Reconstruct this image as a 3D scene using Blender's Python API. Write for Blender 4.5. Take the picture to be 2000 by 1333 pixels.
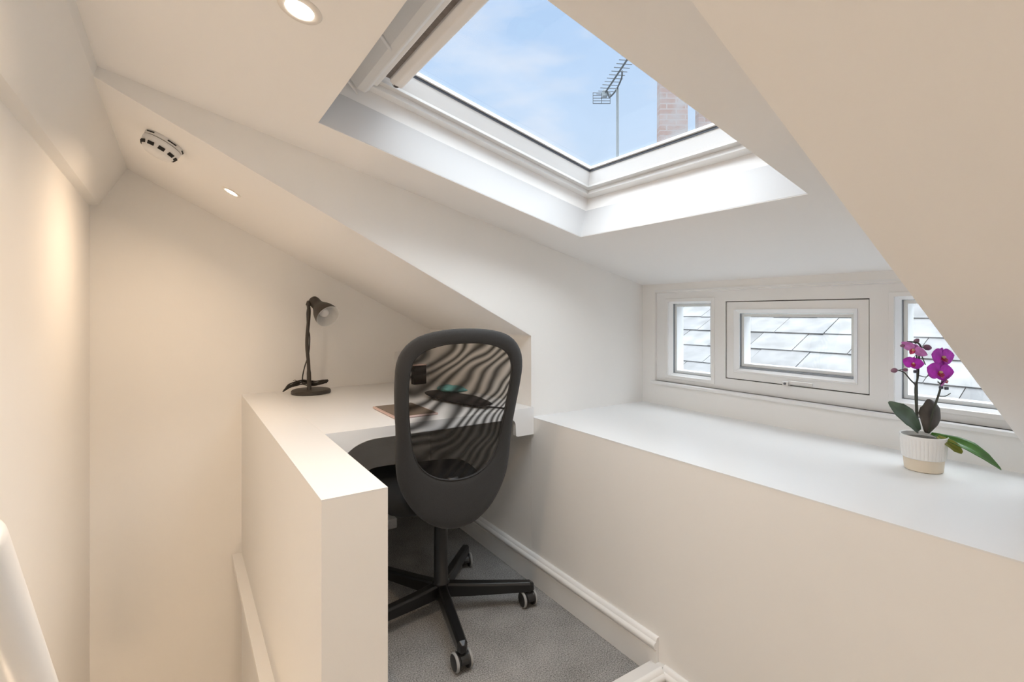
import bpy, bmesh, math, random
from mathutils import Vector, Matrix
random.seed(4)
for o in list(bpy.data.objects): bpy.data.objects.remove(o)
sc = bpy.context.scene
C = sc.collection
PI = math.pi
H = 1.17                       # camera height above the carpeted platform
# room axes: a = along the knee wall (away), b = towards the dormer window, z = up from the camera's eye level
def V(a, b, z): return Vector((b, a, z + H))
AX, AY = Vector((0, 1, 0)), Vector((1, 0, 0))        # unit a, unit b in world space

# ------------------------------------------------------------------ camera
YAW = math.atan2(.5516, .8341)
cam_d = bpy.data.cameras.new('camera'); cam = bpy.data.objects.new('camera', cam_d); C.objects.link(cam)
cam.location = V(0, 0, 0); cam.rotation_euler = (PI/2, 0, -YAW)
cam_d.sensor_width = 36; cam_d.lens = 980/2000*36; cam_d.shift_y = -(666.5-612)/2000
cam_d.clip_start = .02; cam_d.clip_end = 200
sc.camera = cam
RIGHT = Vector((math.cos(-YAW), math.sin(-YAW), 0)); FWD = Vector((math.sin(YAW), math.cos(YAW), 0)); UP = Vector((0, 0, 1))

# ------------------------------------------------------------------ view, world, sun
sc.view_settings.view_transform = 'Standard'; sc.view_settings.look = 'None'
sc.view_settings.gamma = 1; sc.view_settings.exposure = 1.0
try: sc.view_settings.use_curve_mapping = False
except Exception: pass

def srgb(r, g, b):
    f = lambda c: (c/255/12.92 if c/255 <= .04045 else ((c/255+.055)/1.055)**2.4)
    return (f(r), f(g), f(b), 1)

w = bpy.data.worlds.new('sky'); sc.world = w; w.use_nodes = True
nt = w.node_tree; nt.nodes.clear()
N = nt.nodes.new; L = nt.links.new
out = N('ShaderNodeOutputWorld'); bg = N('ShaderNodeBackground'); bg.inputs[1].default_value = 0.505
tc = N('ShaderNodeTexCoord'); sep = N('ShaderNodeSeparateXYZ'); L(tc.outputs['Generated'], sep.inputs[0])
ramp = N('ShaderNodeValToRGB')
ramp.color_ramp.elements[0].position = .12; ramp.color_ramp.elements[0].color = srgb(216, 232, 250)
ramp.color_ramp.elements[1].position = .62; ramp.color_ramp.elements[1].color = srgb(180, 212, 253)
L(sep.outputs[2], ramp.inputs[0])
mp = N('ShaderNodeMapping'); mp.inputs['Scale'].default_value = (1.3, 1.3, 4.6); mp.inputs['Location'].default_value = (.35, .2, .4)
L(tc.outputs['Generated'], mp.inputs[0])
nz = N('ShaderNodeTexNoise'); nz.inputs['Scale'].default_value = 2.6; nz.inputs['Detail'].default_value = 6; nz.inputs['Roughness'].default_value = .52
L(mp.outputs[0], nz.inputs['Vector'])
cr = N('ShaderNodeValToRGB'); cr.color_ramp.elements[0].position = .47; cr.color_ramp.elements[1].position = .70
cr.color_ramp.elements[1].color = (.85, .85, .85, 1)
L(nz.outputs[0], cr.inputs[0])
mx = N('ShaderNodeMix'); mx.data_type = 'RGBA'; L(cr.outputs[0], mx.inputs[0]); L(ramp.outputs[0], mx.inputs[6]); mx.inputs[7].default_value = srgb(238, 242, 252)
L(mx.outputs[2], bg.inputs[0]); L(bg.outputs[0], out.inputs[0])

sun_d = bpy.data.lights.new('sun', 'SUN'); sun_d.energy = 6.9; sun_d.angle = math.radians(115); sun_d.color = (.95, .985, 1)
sun = bpy.data.objects.new('sun', sun_d); C.objects.link(sun)
sun.rotation_euler = Vector((-.03, -.06, 1)).to_track_quat('Z', 'Y').to_euler()   # hazy sun high over the ridge

# ------------------------------------------------------------------ materials
def mat(name, col, rough=.6, metal=0, noise=0, nscale=40, bump=0, bscale=200, emit=None, estr=0, spec=.5, trans=0, sheen=0):
    m = bpy.data.materials.new(name); m.use_nodes = True
    t = m.node_tree; p = t.nodes['Principled BSDF']
    p.inputs['Base Color'].default_value = col; p.inputs['Roughness'].default_value = rough; p.inputs['Metallic'].default_value = metal
    p.inputs['Specular IOR Level'].default_value = spec
    if sheen: p.inputs['Sheen Weight'].default_value = sheen
    co = t.nodes.new('ShaderNodeTexCoord')
    if noise:
        n = t.nodes.new('ShaderNodeTexNoise'); n.inputs['Scale'].default_value = nscale; n.inputs['Detail'].default_value = 5
        t.links.new(co.outputs['Object'], n.inputs['Vector'])
        r = t.nodes.new('ShaderNodeValToRGB'); r.color_ramp.elements[0].position = .3; r.color_ramp.elements[1].position = .7
        r.color_ramp.elements[0].color = tuple(c*(1-noise) for c in col[:3])+(1,)
        r.color_ramp.elements[1].color = tuple(min(1, c*(1+noise)) for c in col[:3])+(1,)
        t.links.new(n.outputs[0], r.inputs[0]); t.links.new(r.outputs[0], p.inputs['Base Color'])
    if bump:
        n = t.nodes.new('ShaderNodeTexNoise'); n.inputs['Scale'].default_value = bscale; n.inputs['Detail'].default_value = 4
        t.links.new(co.outputs['Object'], n.inputs['Vector'])
        b = t.nodes.new('ShaderNodeBump'); b.inputs['Strength'].default_value = bump; b.inputs['Distance'].default_value = .002
        t.links.new(n.outputs[0], b.inputs['Height']); t.links.new(b.outputs[0], p.inputs['Normal'])
    if emit: p.inputs['Emission Color'].default_value = emit; p.inputs['Emission Strength'].default_value = estr
    if trans: p.inputs['Transmission Weight'].default_value = trans
    return m
M = {}
M['paint'] = mat('wall_paint', (.925, .912, .89, 1), .85, noise=.006, nscale=3, bump=.12, bscale=60, spec=.2)
M['ceil'] = mat('ceiling_paint', (.93, .915, .90, 1), .9, bump=.08, bscale=60, spec=.2)
M['gloss'] = mat('satin_white', (.88, .885, .89, 1), .32, bump=.03, bscale=30)
M['board'] = mat('board_white', (.87, .875, .88, 1), .38, bump=.03, bscale=30)
M['joinery'] = mat('joinery_white', (.89, .89, .885, 1), .3)
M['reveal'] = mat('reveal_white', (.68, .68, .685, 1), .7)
M['sash'] = mat('sash_white', (.90, .91, .92, 1), .35)
M['greyframe'] = mat('frame_grey', (.78, .775, .765, 1), .4)
M['gasket'] = mat('gasket_rubber', (.10, .11, .13, 1), .6)
M['spacer'] = mat('spacer_grey', (.34, .37, .41, 1), .4, metal=.3)
M['dark'] = mat('dark_slot', (.09, .08, .075, 1), .8, noise=.2, nscale=60)
M['blind'] = mat('blind_fabric', (.88, .85, .82, 1), .5)
M['roll'] = mat('blind_roll_grey', (.24, .21, .20, 1), .8, noise=.15, nscale=60)
M['black'] = mat('black_plastic', (.018, .018, .019, 1), .42)
M['steel'] = mat('black_steel', (.016, .016, .017, 1), .3, metal=.2)
M['fabric'] = mat('black_fabric', (.036, .036, .037, 1), .95, noise=.35, nscale=900, bump=.5, bscale=1500, sheen=.12)
M['seatfab'] = mat('seat_fabric', (.010, .010, .010, 1), .95, noise=.3, nscale=700, bump=.4, bscale=1200)
M['tyre'] = mat('grey_tyre', (.36, .36, .36, 1), .6)
M['lampblk'] = mat('lamp_enamel', (.045, .036, .028, 1), .45)
M['lampwht'] = mat('lamp_inner', (.85, .84, .82, 1), .5)
M['cable'] = mat('black_cable', (.02, .016, .013, 1), .5)
M['plastic'] = mat('white_plastic', (.82, .81, .80, 1), .4)
M['hole'] = mat('dark_hole', (.02, .018, .016, 1), .8)
M['rose'] = mat('rose_metal', (.80, .60, .55, 1), .35, metal=.6)
M['screen'] = mat('screen_brown_reflection', (.17, .115, .075, 1), .25)  # brown reflection on the screen set as its base colour
M['teal'] = mat('teal_cloth', (.16, .42, .40, 1), .85, noise=.3, nscale=30)
M['pouch'] = mat('pouch_fabric', (.02, .015, .013, 1), .9, noise=.4, nscale=80)
M['pot'] = mat('pot_ceramic', (.86, .85, .83, 1), .45)
M['potbase'] = mat('pot_cream', (.80, .70, .56, 1), .5)
M['soil'] = mat('bark', (.09, .075, .055, 1), .95, noise=.6, nscale=90, bump=1, bscale=150)
M['leafg'] = mat('leaf_green', (.055, .17, .018, 1), .3, noise=.35, nscale=25)
M['leafd'] = mat('leaf_grey_green', (.09, .14, .095, 1), .35, noise=.2, nscale=25)
M['leafb'] = mat('leaf_underside', (.075, .062, .052, 1), .55, noise=.25, nscale=25)
M['leafy'] = mat('leaf_yellowing', (.20, .22, .03, 1), .4, noise=.3, nscale=30)
M['stem'] = mat('stem_green', (.055, .06, .045, 1), .5)
M['petal'] = mat('petal_magenta', (.56, .035, .58, 1), .55, noise=.22, nscale=60)
M['petalp'] = mat('petal_pale', (.66, .22, .60, 1), .55, noise=.25, nscale=60)
M['lip'] = mat('petal_lip', (.50, .04, .12, 1), .5, noise=.5, nscale=140)
M['yellow'] = mat('flower_throat', (.75, .55, .28, 1), .5)
M['bud'] = mat('bud', (.26, .13, .19, 1), .6, noise=.2, nscale=60)
M['slate'] = [mat('slate_%d' % i, tuple(q*.37 for q in c[:3])+(1,), .55, noise=.28, nscale=9, bump=.6, bscale=40) for i, c in
              enumerate([(.37, .375, .385, 1), (.42, .425, .43, 1), (.30, .305, .315, 1)])]
M['lead'] = mat('lead', (.22, .25, .27, 1), .5, noise=.15, nscale=20)
M['galv'] = mat('galvanised_steel', (.08, .095, .105, 1), .5, metal=.3)

def carpet():
    m = mat('carpet', (.16, .155, .15, 1), 1, spec=.05)
    t = m.node_tree; p = t.nodes['Principled BSDF']; co = t.nodes.new('ShaderNodeTexCoord')
    n = t.nodes.new('ShaderNodeTexNoise'); n.inputs['Scale'].default_value = 230; n.inputs['Detail'].default_value = 6
    n2 = t.nodes.new('ShaderNodeTexNoise'); n2.inputs['Scale'].default_value = 7
    t.links.new(co.outputs['Object'], n.inputs['Vector']); t.links.new(co.outputs['Object'], n2.inputs['Vector'])
    a = t.nodes.new('ShaderNodeMath'); a.operation = 'MULTIPLY_ADD'; a.inputs[1].default_value = .25
    t.links.new(n2.outputs[0], a.inputs[0]); t.links.new(n.outputs[0], a.inputs[2])
    r = t.nodes.new('ShaderNodeValToRGB'); r.color_ramp.elements[0].position = .42; r.color_ramp.elements[1].position = .82
    r.color_ramp.elements[0].color = (.15, .147, .143, 1); r.color_ramp.elements[1].color = (.52, .51, .50, 1)
    t.links.new(a.outputs[0], r.inputs[0]); t.links.new(r.outputs[0], p.inputs['Base Color'])
    b = t.nodes.new('ShaderNodeBump'); b.inputs['Strength'].default_value = 1; b.inputs['Distance'].default_value = .004
    t.links.new(n.outputs[0], b.inputs['Height']); t.links.new(b.outputs[0], p.inputs['Normal'])
    return m
M['carpet'] = carpet()

def brick():
    m = mat('brick', (.5, .3, .25, 1), .9)
    t = m.node_tree; p = t.nodes['Principled BSDF']; co = t.nodes.new('ShaderNodeTexCoord')
    mp = t.nodes.new('ShaderNodeMapping'); mp.inputs['Rotation'].default_value = (PI/2, 0, 0)
    t.links.new(co.outputs['Object'], mp.inputs[0])
    bt = t.nodes.new('ShaderNodeTexBrick'); bt.inputs['Scale'].default_value = 1
    bt.inputs['Brick Width'].default_value = .22; bt.inputs['Row Height'].default_value = .075; bt.inputs['Mortar Size'].default_value = .008
    bt.inputs['Color1'].default_value = (.25, .175, .155, 1); bt.inputs['Color2'].default_value = (.28, .215, .20, 1); bt.inputs['Mortar'].default_value = (.28, .25, .24, 1)
    t.links.new(mp.outputs[0], bt.inputs[0])
    n = t.nodes.new('ShaderNodeTexNoise'); n.inputs['Scale'].default_value = 5; n.inputs['Detail'].default_value = 5
    t.links.new(co.outputs['Object'], n.inputs['Vector'])
    r = t.nodes.new('ShaderNodeValToRGB'); r.color_ramp.elements[0].position = .4; r.color_ramp.elements[1].position = .62
    t.links.new(n.outputs[0], r.inputs[0])
    x = t.nodes.new('ShaderNodeMix'); x.data_type = 'RGBA'
    t.links.new(r.outputs[0], x.inputs[0]); t.links.new(bt.outputs[0], x.inputs[6]); x.inputs[7].default_value = (.27, .255, .255, 1)
    t.links.new(x.outputs[2], p.inputs['Base Color'])
    return m
M['brick'] = brick()

def glass(name, tint=(1, 1, 1, 1), gl=.06):
    m = bpy.data.materials.new(name); m.use_nodes = True; t = m.node_tree; t.nodes.clear()
    o = t.nodes.new('ShaderNodeOutputMaterial'); tr = t.nodes.new('ShaderNodeBsdfTransparent'); tr.inputs[0].default_value = tint
    g = t.nodes.new('ShaderNodeBsdfGlossy'); g.inputs['Roughness'].default_value = .02
    x = t.nodes.new('ShaderNodeMixShader'); x.inputs[0].default_value = gl
    t.links.new(tr.outputs[0], x.inputs[1]); t.links.new(g.outputs[0], x.inputs[2]); t.links.new(x.outputs[0], o.inputs[0])
    return m
M['glass'] = glass('window_glass', (.99, 1, 1, 1), .03)

def meshfab():
    # two woven layers of the chair back: open weave that thickens and thins in interference bands
    m = bpy.data.materials.new('chair_mesh_weave'); m.use_nodes = True; t = m.node_tree; t.nodes.clear()
    o = t.nodes.new('ShaderNodeOutputMaterial'); tr = t.nodes.new('ShaderNodeBsdfTransparent')
    d = t.nodes.new('ShaderNodeBsdfDiffuse'); d.inputs[0].default_value = (.030, .028, .027, 1)
    co = t.nodes.new('ShaderNodeTexCoord')
    mp = t.nodes.new('ShaderNodeMapping'); mp.inputs['Rotation'].default_value = (0, math.radians(58), 0)
    t.links.new(co.outputs['Object'], mp.inputs[0])
    n = t.nodes.new('ShaderNodeTexNoise'); n.inputs['Scale'].default_value = 4.4; n.inputs['Detail'].default_value = 1.0
    mp2 = t.nodes.new('ShaderNodeMapping'); mp2.inputs['Location'].default_value = (.15, 0, .05); mp2.inputs['Scale'].default_value = (1, 0, 1.25)
    t.links.new(co.outputs['Object'], mp2.inputs[0]); t.links.new(mp2.outputs[0], n.inputs['Vector'])
    sp = t.nodes.new('ShaderNodeSeparateXYZ'); t.links.new(co.outputs['Object'], sp.inputs[0])
    # phase = f(position) + noise
    def mth(op, a=None, b=None):
        k = t.nodes.new('ShaderNodeMath'); k.operation = op
        for i, v in enumerate((a, b)):
            if v is None: continue
            if isinstance(v, (int, float)): k.inputs[i].default_value = v
            else: t.links.new(v, k.inputs[i])
        return k.outputs[0]
    X, Z = sp.outputs[0], sp.outputs[2]
    xs = mth('ADD', X, .25)
    ph = mth('ADD', mth('MULTIPLY', Z, -112), mth('MULTIPLY', mth('MULTIPLY', xs, xs), 270))
    ph = mth('ADD', ph, mth('MULTIPLY', n.outputs[0], 38))
    s = mth('SINE', ph)
    f = mth('MULTIPLY_ADD', s, .34); f.node.inputs[2].default_value = .58
    x = t.nodes.new('ShaderNodeMixShader'); t.links.new(f, x.inputs[0])
    t.links.new(tr.outputs[0], x.inputs[1]); t.links.new(d.outputs[0], x.inputs[2]); t.links.new(x.outputs[0], o.inputs[0])
    return m
M['mesh'] = meshfab()
M['bulb'] = mat('bulb_face', (1, .95, .85, 1), .5, emit=(1, .93, .80, 1), estr=14)
M['bezel'] = mat('bezel_white', (.86, .82, .77, 1), .35)

# ------------------------------------------------------------------ mesh helpers
def hexa(bm, p):      # 8 points: 4 of one face then 4 of the opposite face, same order
    v = [bm.verts.new(x) for x in p]
    for q in ((0, 1, 2, 3), (7, 6, 5, 4), (0, 4, 5, 1), (1, 5, 6, 2), (2, 6, 7, 3), (3, 7, 4, 0)):
        bm.faces.new([v[i] for i in q])
def box(bm, a0, a1, b0, b1, z0, z1):
    hexa(bm, [V(a0, b0, z0), V(a1, b0, z0), V(a1, b1, z0), V(a0, b1, z0), V(a0, b0, z1), V(a1, b0, z1), V(a1, b1, z1), V(a0, b1, z1)])
def prism(bm, pts, ext):
    ext = Vector(ext); lo = [bm.verts.new(p) for p in pts]; hi = [bm.verts.new(p+ext) for p in pts]
    bm.faces.new(lo); bm.faces.new(hi[::-1]); n = len(pts)
    for i in range(n): bm.faces.new([lo[i], hi[i], hi[(i+1) % n], lo[(i+1) % n]])
def frame_axes(d):
    d = d.normalized(); u = d.cross(UP)
    if u.length < .01: u = d.cross(Vector((1, 0, 0)))
    u.normalize(); return u, u.cross(d).normalized()
def tube(bm, pts, rad, n=12, cap=True, flat=1):
    if not isinstance(rad, (list, tuple)): rad = [rad]*len(pts)
    rings = []; u = None
    for i, p in enumerate(pts):
        d = (pts[min(i+1, len(pts)-1)]-pts[max(i-1, 0)]).normalized()
        if u is None: u, v = frame_axes(d)
        else:
            u = (u-d*u.dot(d)).normalized(); v = u.cross(d).normalized()
        rings.append([bm.verts.new(p+(u*math.cos(2*PI*k/n)+v*flat*math.sin(2*PI*k/n))*rad[i]) for k in range(n)])
    for A, B in zip(rings, rings[1:]):
        for k in range(n): bm.faces.new([A[k], A[(k+1) % n], B[(k+1) % n], B[k]])
    if cap: bm.faces.new(rings[0][::-1]); bm.faces.new(rings[-1])
def lathe(bm, prof, o, axis=UP, n=32, closed=False):
    axis = axis.normalized(); u, v = frame_axes(axis); rings = []
    for r, h in prof:
        if r < 1e-6: rings.append([bm.verts.new(o+axis*h)])
        else: rings.append([bm.verts.new(o+axis*h+(u*math.cos(2*PI*k/n)+v*math.sin(2*PI*k/n))*r) for k in range(n)])
    for A, B in zip(rings, rings[1:]):
        for k in range(n):
            k2 = (k+1) % n
            if len(A) == 1 and len(B) == 1: continue
            if len(A) == 1: bm.faces.new([A[0], B[k2], B[k]])
            elif len(B) == 1: bm.faces.new([A[k], A[k2], B[0]])
            else: bm.faces.new([A[k], A[k2], B[k2], B[k]])
def smoothpts(p, n=6):
    out_ = []
    for i in range(len(p)-1):
        p0, p1, p2, p3 = p[max(i-1, 0)], p[i], p[i+1], p[min(i+2, len(p)-1)]
        for k in range(n):
            t = k/n
            out_.append(.5*((2*p1)+(p2-p0)*t+(2*p0-5*p1+4*p2-p3)*t*t+(3*p1-p0-3*p2+p3)*t**3))
    out_.append(p[-1]); return out_
def new(): return bmesh.new()
def obj(name, bm, m, parent=None, loc=None, smooth=False, bev=0, bseg=2, sub=0):
    bmesh.ops.recalc_face_normals(bm, faces=bm.faces)
    me = bpy.data.meshes.new(name); 
    o = bpy.data.objects.new(name, me); C.objects.link(o)
    org = Vector((0, 0, 0))
    if parent is not None:
        q = parent; chain = []
        while q: org = org+q.location; q = q.parent
        o.parent = parent
    if loc is not None:
        o.location = loc-org; org = Vector(loc)
    bmesh.ops.translate(bm, verts=bm.verts, vec=-org)
    bm.to_mesh(me); bm.free()
    for x in (m if isinstance(m, list) else [m]): me.materials.append(x)
    if smooth:
        for p in me.polygons: p.use_smooth = True
    if bev:
        b = o.modifiers.new('bevel', 'BEVEL'); b.width = bev; b.segments = bseg; b.limit_method = 'ANGLE'; b.angle_limit = math.radians(35)
    if sub:
        s = o.modifiers.new('subdivision', 'SUBSURF'); s.levels = sub; s.render_levels = sub
    return o
def autosmooth(o, deg=35):
    me = o.data
    for p in me.polygons: p.use_smooth = True
    me.set_sharp_from_angle(angle=math.radians(deg))
    return o
def thing(name, label, cat, loc, group=None):
    o = bpy.data.objects.new(name, None); o.empty_display_size = .05; C.objects.link(o); o.location = loc
    return tag(o, label, cat, group)
def tag(o, label, cat, group=None):
    o['label'] = label; o['category'] = cat
    if group: o['group'] = group
    return o
def struct(name, bm, m, label=None, **k):
    o = obj(name, bm, m, **k); o['kind'] = 'structure'
    if label: o['label'] = label
    return o

# ------------------------------------------------------------------ room geometry numbers
BL, BK, BW = -.331, 1.285, 1.992          # left wall, knee wall, dormer window wall
A_N, A_C, A_G, A_B = .335, 1.79, 2.86, -1.6   # near cheek, far cheek, gable, back wall
ZS = lambda b: -.100+.508*(BK-b)          # main slope
ZD = lambda b: .144+.247*(BW-b)           # dormer ceiling
BR, ZR = -.2, ZS(-.2)                     # ridge line
BD = -.188; ZDr = ZD(BD)
ZL = -.455; ZDESK = -.41; ZF = -1.17; ZLOW = -1.245; ZBOT = -3.8
PA0, PB0, PB1 = 1.147, .258, .408         # half wall
NL = math.hypot(1, .247)
nD = Vector((.247, 0, 1))/NL              # world x=b
sD = Vector((1, 0, -.247))/NL
cD = (.247*BW+.144)/NL
def D(a, s, t): return Vector((0, a, H))+sD*s+nD*(cD+t)

# ceilings
bm = new(); prism(bm, [V(A_C+.001, BR-.01, ZS(BR-.01)), V(A_G+.1, BR-.01, ZS(BR-.01)), V(A_G+.1, BK+.12, ZS(BK+.12)), V(A_C+.001, BK+.12, ZS(BK+.12))], (0, 0, .12))
struct('ceiling', bm, M['ceil'], 'sloping ceiling over the desk with smoke alarm and downlight')
bm = new(); prism(bm, [V(A_B-.1, BR-.01, ZS(BR-.01)), V(A_N-.001, BR-.01, ZS(BR-.01)), V(A_N-.001, BW+.12, ZS(BW+.12)), V(A_B-.1, BW+.12, ZS(BW+.12))], (0, 0, .12))
struct('ceiling', bm, M['ceil'], 'sloping ceiling on the near side of the dormer')
sk = dict(a0=.653, a1=1.527, s0=.192, s1=1.228)

def s_at(b, z): return (Vector((b, 0, z))).dot(sD)
sA, sB = s_at(BD-.02, ZD(BD-.02)), s_at(BW+.13, ZD(BW+.13))
bm = new(); oa0, oa1 = A_N-.1, A_C+.1; T = .165
outer = [(oa0, sA), (oa1, sA), (oa1, sB), (oa0, sB)]; e_ = .0002; inner = [(sk['a0']-e_, sk['s0']-e_), (sk['a1']+e_, sk['s0']-e_), (sk['a1']+e_, sk['s1']+e_), (sk['a0']-e_, sk['s1']+e_)]
vo = [[bm.verts.new(D(a, s, t)) for a, s in outer] for t in (0, T)]; vi = [[bm.verts.new(D(a, s, t)) for a, s in inner] for t in (0, T)]
for i in range(4):
    j = (i+1) % 4
    for k in (0, 1): bm.faces.new([vo[k][i], vo[k][j], vi[k][j], vi[k][i]])
    bm.faces.new([vo[0][i], vo[0][j], vo[1][j], vo[1][i]]); bm.faces.new([vi[0][i], vi[0][j], vi[1][j], vi[1][i]])
struct('ceiling', bm, M['ceil'], 'shallow dormer ceiling around the roof window')
# cheek walls (solid between main slope and dormer ceiling)
def cheek(a0, a1, name, bend, lab):
    bm = new()
    p = [V(a0, BR, ZS(BR)+.002), V(a0, BD, ZD(BD)+.02), V(a0, BW+.02, ZD(BW)+.02), V(a0, BW+.02, ZL-.01), V(a0, BK+.001, ZL-.01), V(a0, BK+.001, ZS(BK)+.002)] if bend else \
        [V(a0, BR, ZS(BR)+.002), V(a0, BD, ZD(BD)+.02), V(a0, BW, ZD(BW)+.02), V(a0, BW, ZS(BW)+.002)]
    prism(bm, p, AX*(a1-a0)); struct(name, bm, M['paint'], lab)
cheek(A_C, A_C+.12, 'wall_dormer_far', True, 'pale dormer side wall beyond the roof window')
cheek(A_N-.12, A_N, 'wall_dormer_near', False, 'near dormer side wall, seen edge on')
# upper slope and soffit over the left wall
bm = new(); mS = (ZR-.48)/(BR+.30)
prism(bm, [V(A_B-.1, -.30, .48), V(A_B-.1, BR, ZR), V(A_B-.1, BD, ZDr+.01), V(A_B-.1, BD-.02, ZDr+.2), V(A_B-.1, -.46, .7), V(A_B-.1, -.46, .472), V(A_B-.1, BL, .472)], AX*(A_G+.1-A_B+.1))
struct('wall_soffit', bm, M['paint'], 'steep boxed soffit running above the left wall')
bm = new(); box(bm, A_B-.1, A_G+.1, BL-.12, BL, ZBOT, .475); struct('wall_left', bm, M['paint'], 'left wall of the stairwell')
# gable (polygon follows the slopes)
bm = new(); prism(bm, [V(A_G, BL-.12, ZBOT), V(A_G, BK+.12, ZBOT), V(A_G, BK+.12, ZS(BK)+.05), V(A_G, BR, ZR+.08), V(A_G, BL-.12, .6)], AX*.12)
struct('wall_gable', bm, M['paint'], 'warm lit end wall behind the desk and stairwell')
bm = new(); prism(bm, [V(A_B-.12, BL-.12, ZBOT), V(A_B-.12, BK+.9, ZBOT), V(A_B-.12, BK+.9, ZL), V(A_B-.12, BW+.1, ZS(BW)+.05), V(A_B-.12, BR, ZR+.1), V(A_B-.12, BL-.12, .6)], AX*.12)
struct('wall_back', bm, M['paint'])
# knee wall behind the desk and boxed ledge
bm = new(); box(bm, A_C+.001, A_G, BK, BK+.12, ZF-.1, ZS(BK)+.03); struct('wall_knee', bm, M['paint'], 'short knee wall at the right end of the desk')
bm = new(); box(bm, A_B, A_C, BK, BK+.10, ZLOW-.1, ZL-.004); struct('wall_right', bm, M['paint'], 'long low wall under the white dormer ledge')
bm = new(); box(bm, A_B, A_C, BK-.0005, BW+.02, ZL-.004, ZL); struct('trim_1', bm, M['gloss'], 'long white ledge below the dormer windows')
# dormer window wall: wall strips around the joinery opening
WA0, WA1, WZ0, WZ1 = -.12, 1.708, -.338, .103
bm = new()
box(bm, A_B, A_C+.1, BW, BW+.12, ZL-.05, WZ0); box(bm, WA1, A_C+.1, BW, BW+.12, WZ0, .19)
box(bm, A_B, WA0, BW, BW+.12, WZ0, ZS(BW)+.05)
prism(bm, [V(WA0, BW, WZ1), V(WA0, BW+.12, WZ1), V(WA0, BW+.12, .20), V(WA0, BW, .20)], AX*(WA1-WA0))
struct('wall_window', bm, M['paint'], 'end wall of the dormer around the three small windows')

# floors
bm = new(); box(bm, 1.105, A_G, PB1-.01, BK, ZF-.1, ZF); struct('floor', bm, M['carpet'], 'grey carpet of the raised desk area')
bm = new(); box(bm, A_B, 1.08, .26, BK, ZLOW-.1, ZLOW); box(bm, A_B, .25, BL, .27, ZLOW-.1, ZLOW)
struct('floor', bm, M['carpet'], 'grey carpet of the lower landing')
bm = new(); box(bm, A_B, A_G, BL, PB0+.05, ZBOT-.1, ZBOT); struct('floor', bm, M['carpet'], 'carpet at the foot of the stairs')
bm = new(); box(bm, .13, .25, BL, .27, ZBOT, ZLOW-.1); struct('wall_stair', bm, M['paint']); bm = new(); box(bm, .25, 1.10, PB0+.012, PB0+.13, ZBOT, ZLOW-.05); struct('wall_stairwell', bm, M['paint'])
bm = new()
n_st = 11
for i in range(n_st):
    a0 = .252+i*.21; z = ZLOW-.2*(i+1)
    box(bm, a0, a0+.23, BL+.002, PB0-.045, z-.21, z)
tag(obj('staircase', bm, M['carpet']), 'carpeted stairs going down between the left wall and half wall', 'stairs')
# half wall with white capping
bm = new(); box(bm, PA0, A_G, PB0, PB1, ZF-.06, ZDESK-.004); box(bm, PA0+.03, A_G, PB0+.012, PB1-.01, ZBOT, ZF-.06)
struct('wall_half', bm, M['paint'], 'cream half wall guarding the stairwell')
bm = new(); box(bm, PA0, A_G, PB0, PB1, ZDESK-.004, ZDESK); struct('trim_2', bm, M['gloss'], 'white capping on top of the half wall')
bm = new(); box(bm, .9, A_G, .216, PB0+.01, -1.235, -1.205); struct('trim_3', bm, M['joinery'], 'cream string board along the foot of the half wall', bev=.002)
bm = new(); box(bm, 1.9, 2.775, .250, .272, -3.2, -1.415); o = struct('door_1', bm, M['board'], 'white door lining in the stairwell below the desk', bev=.002)

# skirting boards with moulded top (profile: offset from wall, height)
SK = [(0, 0), (.016, 0), (.016, .083), (.013, .086), (.013, .089), (.020, .093), (.0245, .101), (.0245, .107), (.021, .113), (.015, .116), (.0135, .120), (.010, .126), (.006, .128), (0, .128)]
def skirting(name, p0, p1, inward, lab=None, hh=1):
    bm = new(); iv = Vector(inward)
    prism(bm, [p0+iv*x+UP*y*hh for x, y in SK], p1-p0); o = struct(name, bm, M['joinery'], lab); autosmooth(o, 40); return o
skirting('baseboard_right', V(1.085, BK, ZF), V(A_G, BK, ZF), -AY, 'white moulded skirting along the carpet under the ledge wall')
skirting('baseboard_gable', V(A_G, PB1, ZF), V(A_G, BK-.02, ZF), -AX, 'white skirting on the end wall under the desk')
skirting('baseboard_half', V(PA0+.02, PB1, ZF), V(A_G-.02, PB1, ZF), AY)
skirting('baseboard_landing', V(A_B, BK, ZLOW), V(1.06, BK, ZLOW), -AY, 'white skirting of the lower landing')
bm = new(); box(bm, 1.062, 1.105, PB1-.15, BK, ZLOW, -1.122); struct('trim_4', bm, M['greyframe'], 'grey painted edge of the carpeted platform')
skirting('baseboard_step', V(1.064, PB1-.15, ZLOW), V(1.064, BK-.02, ZLOW), -AX, 'white moulding on the step below the platform')

# ------------------------------------------------------------------ roof window
W4 = thing('window_4', 'large square roof window with white frame in the dormer ceiling', 'window', D(1.09, .71, .17)); W4['kind'] = 'structure'; del W4['category']
def ring(bm, o4, i4, t0, t1, ti0=None, ti1=None):
    ti0 = t0 if ti0 is None else ti0; ti1 = t1 if ti1 is None else ti1
    f = lambda r: [(r[0], r[2]), (r[1], r[2]), (r[1], r[3]), (r[0], r[3])]
    O0 = [bm.verts.new(D(a, s, t0)) for a, s in f(o4)]; O1 = [bm.verts.new(D(a, s, t1)) for a, s in f(o4)]
    I0 = [bm.verts.new(D(a, s, ti0)) for a, s in f(i4)]; I1 = [bm.verts.new(D(a, s, ti1)) for a, s in f(i4)]
    for i in range(4):
        j = (i+1) % 4
        bm.faces.new([O0[i], O0[j], I0[j], I0[i]]); bm.faces.new([O1[i], O1[j], I1[j], I1[i]])
        bm.faces.new([O0[i], O0[j], O1[j], O1[i]]); bm.faces.new([I0[i], I0[j], I1[j], I1[i]])
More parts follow.
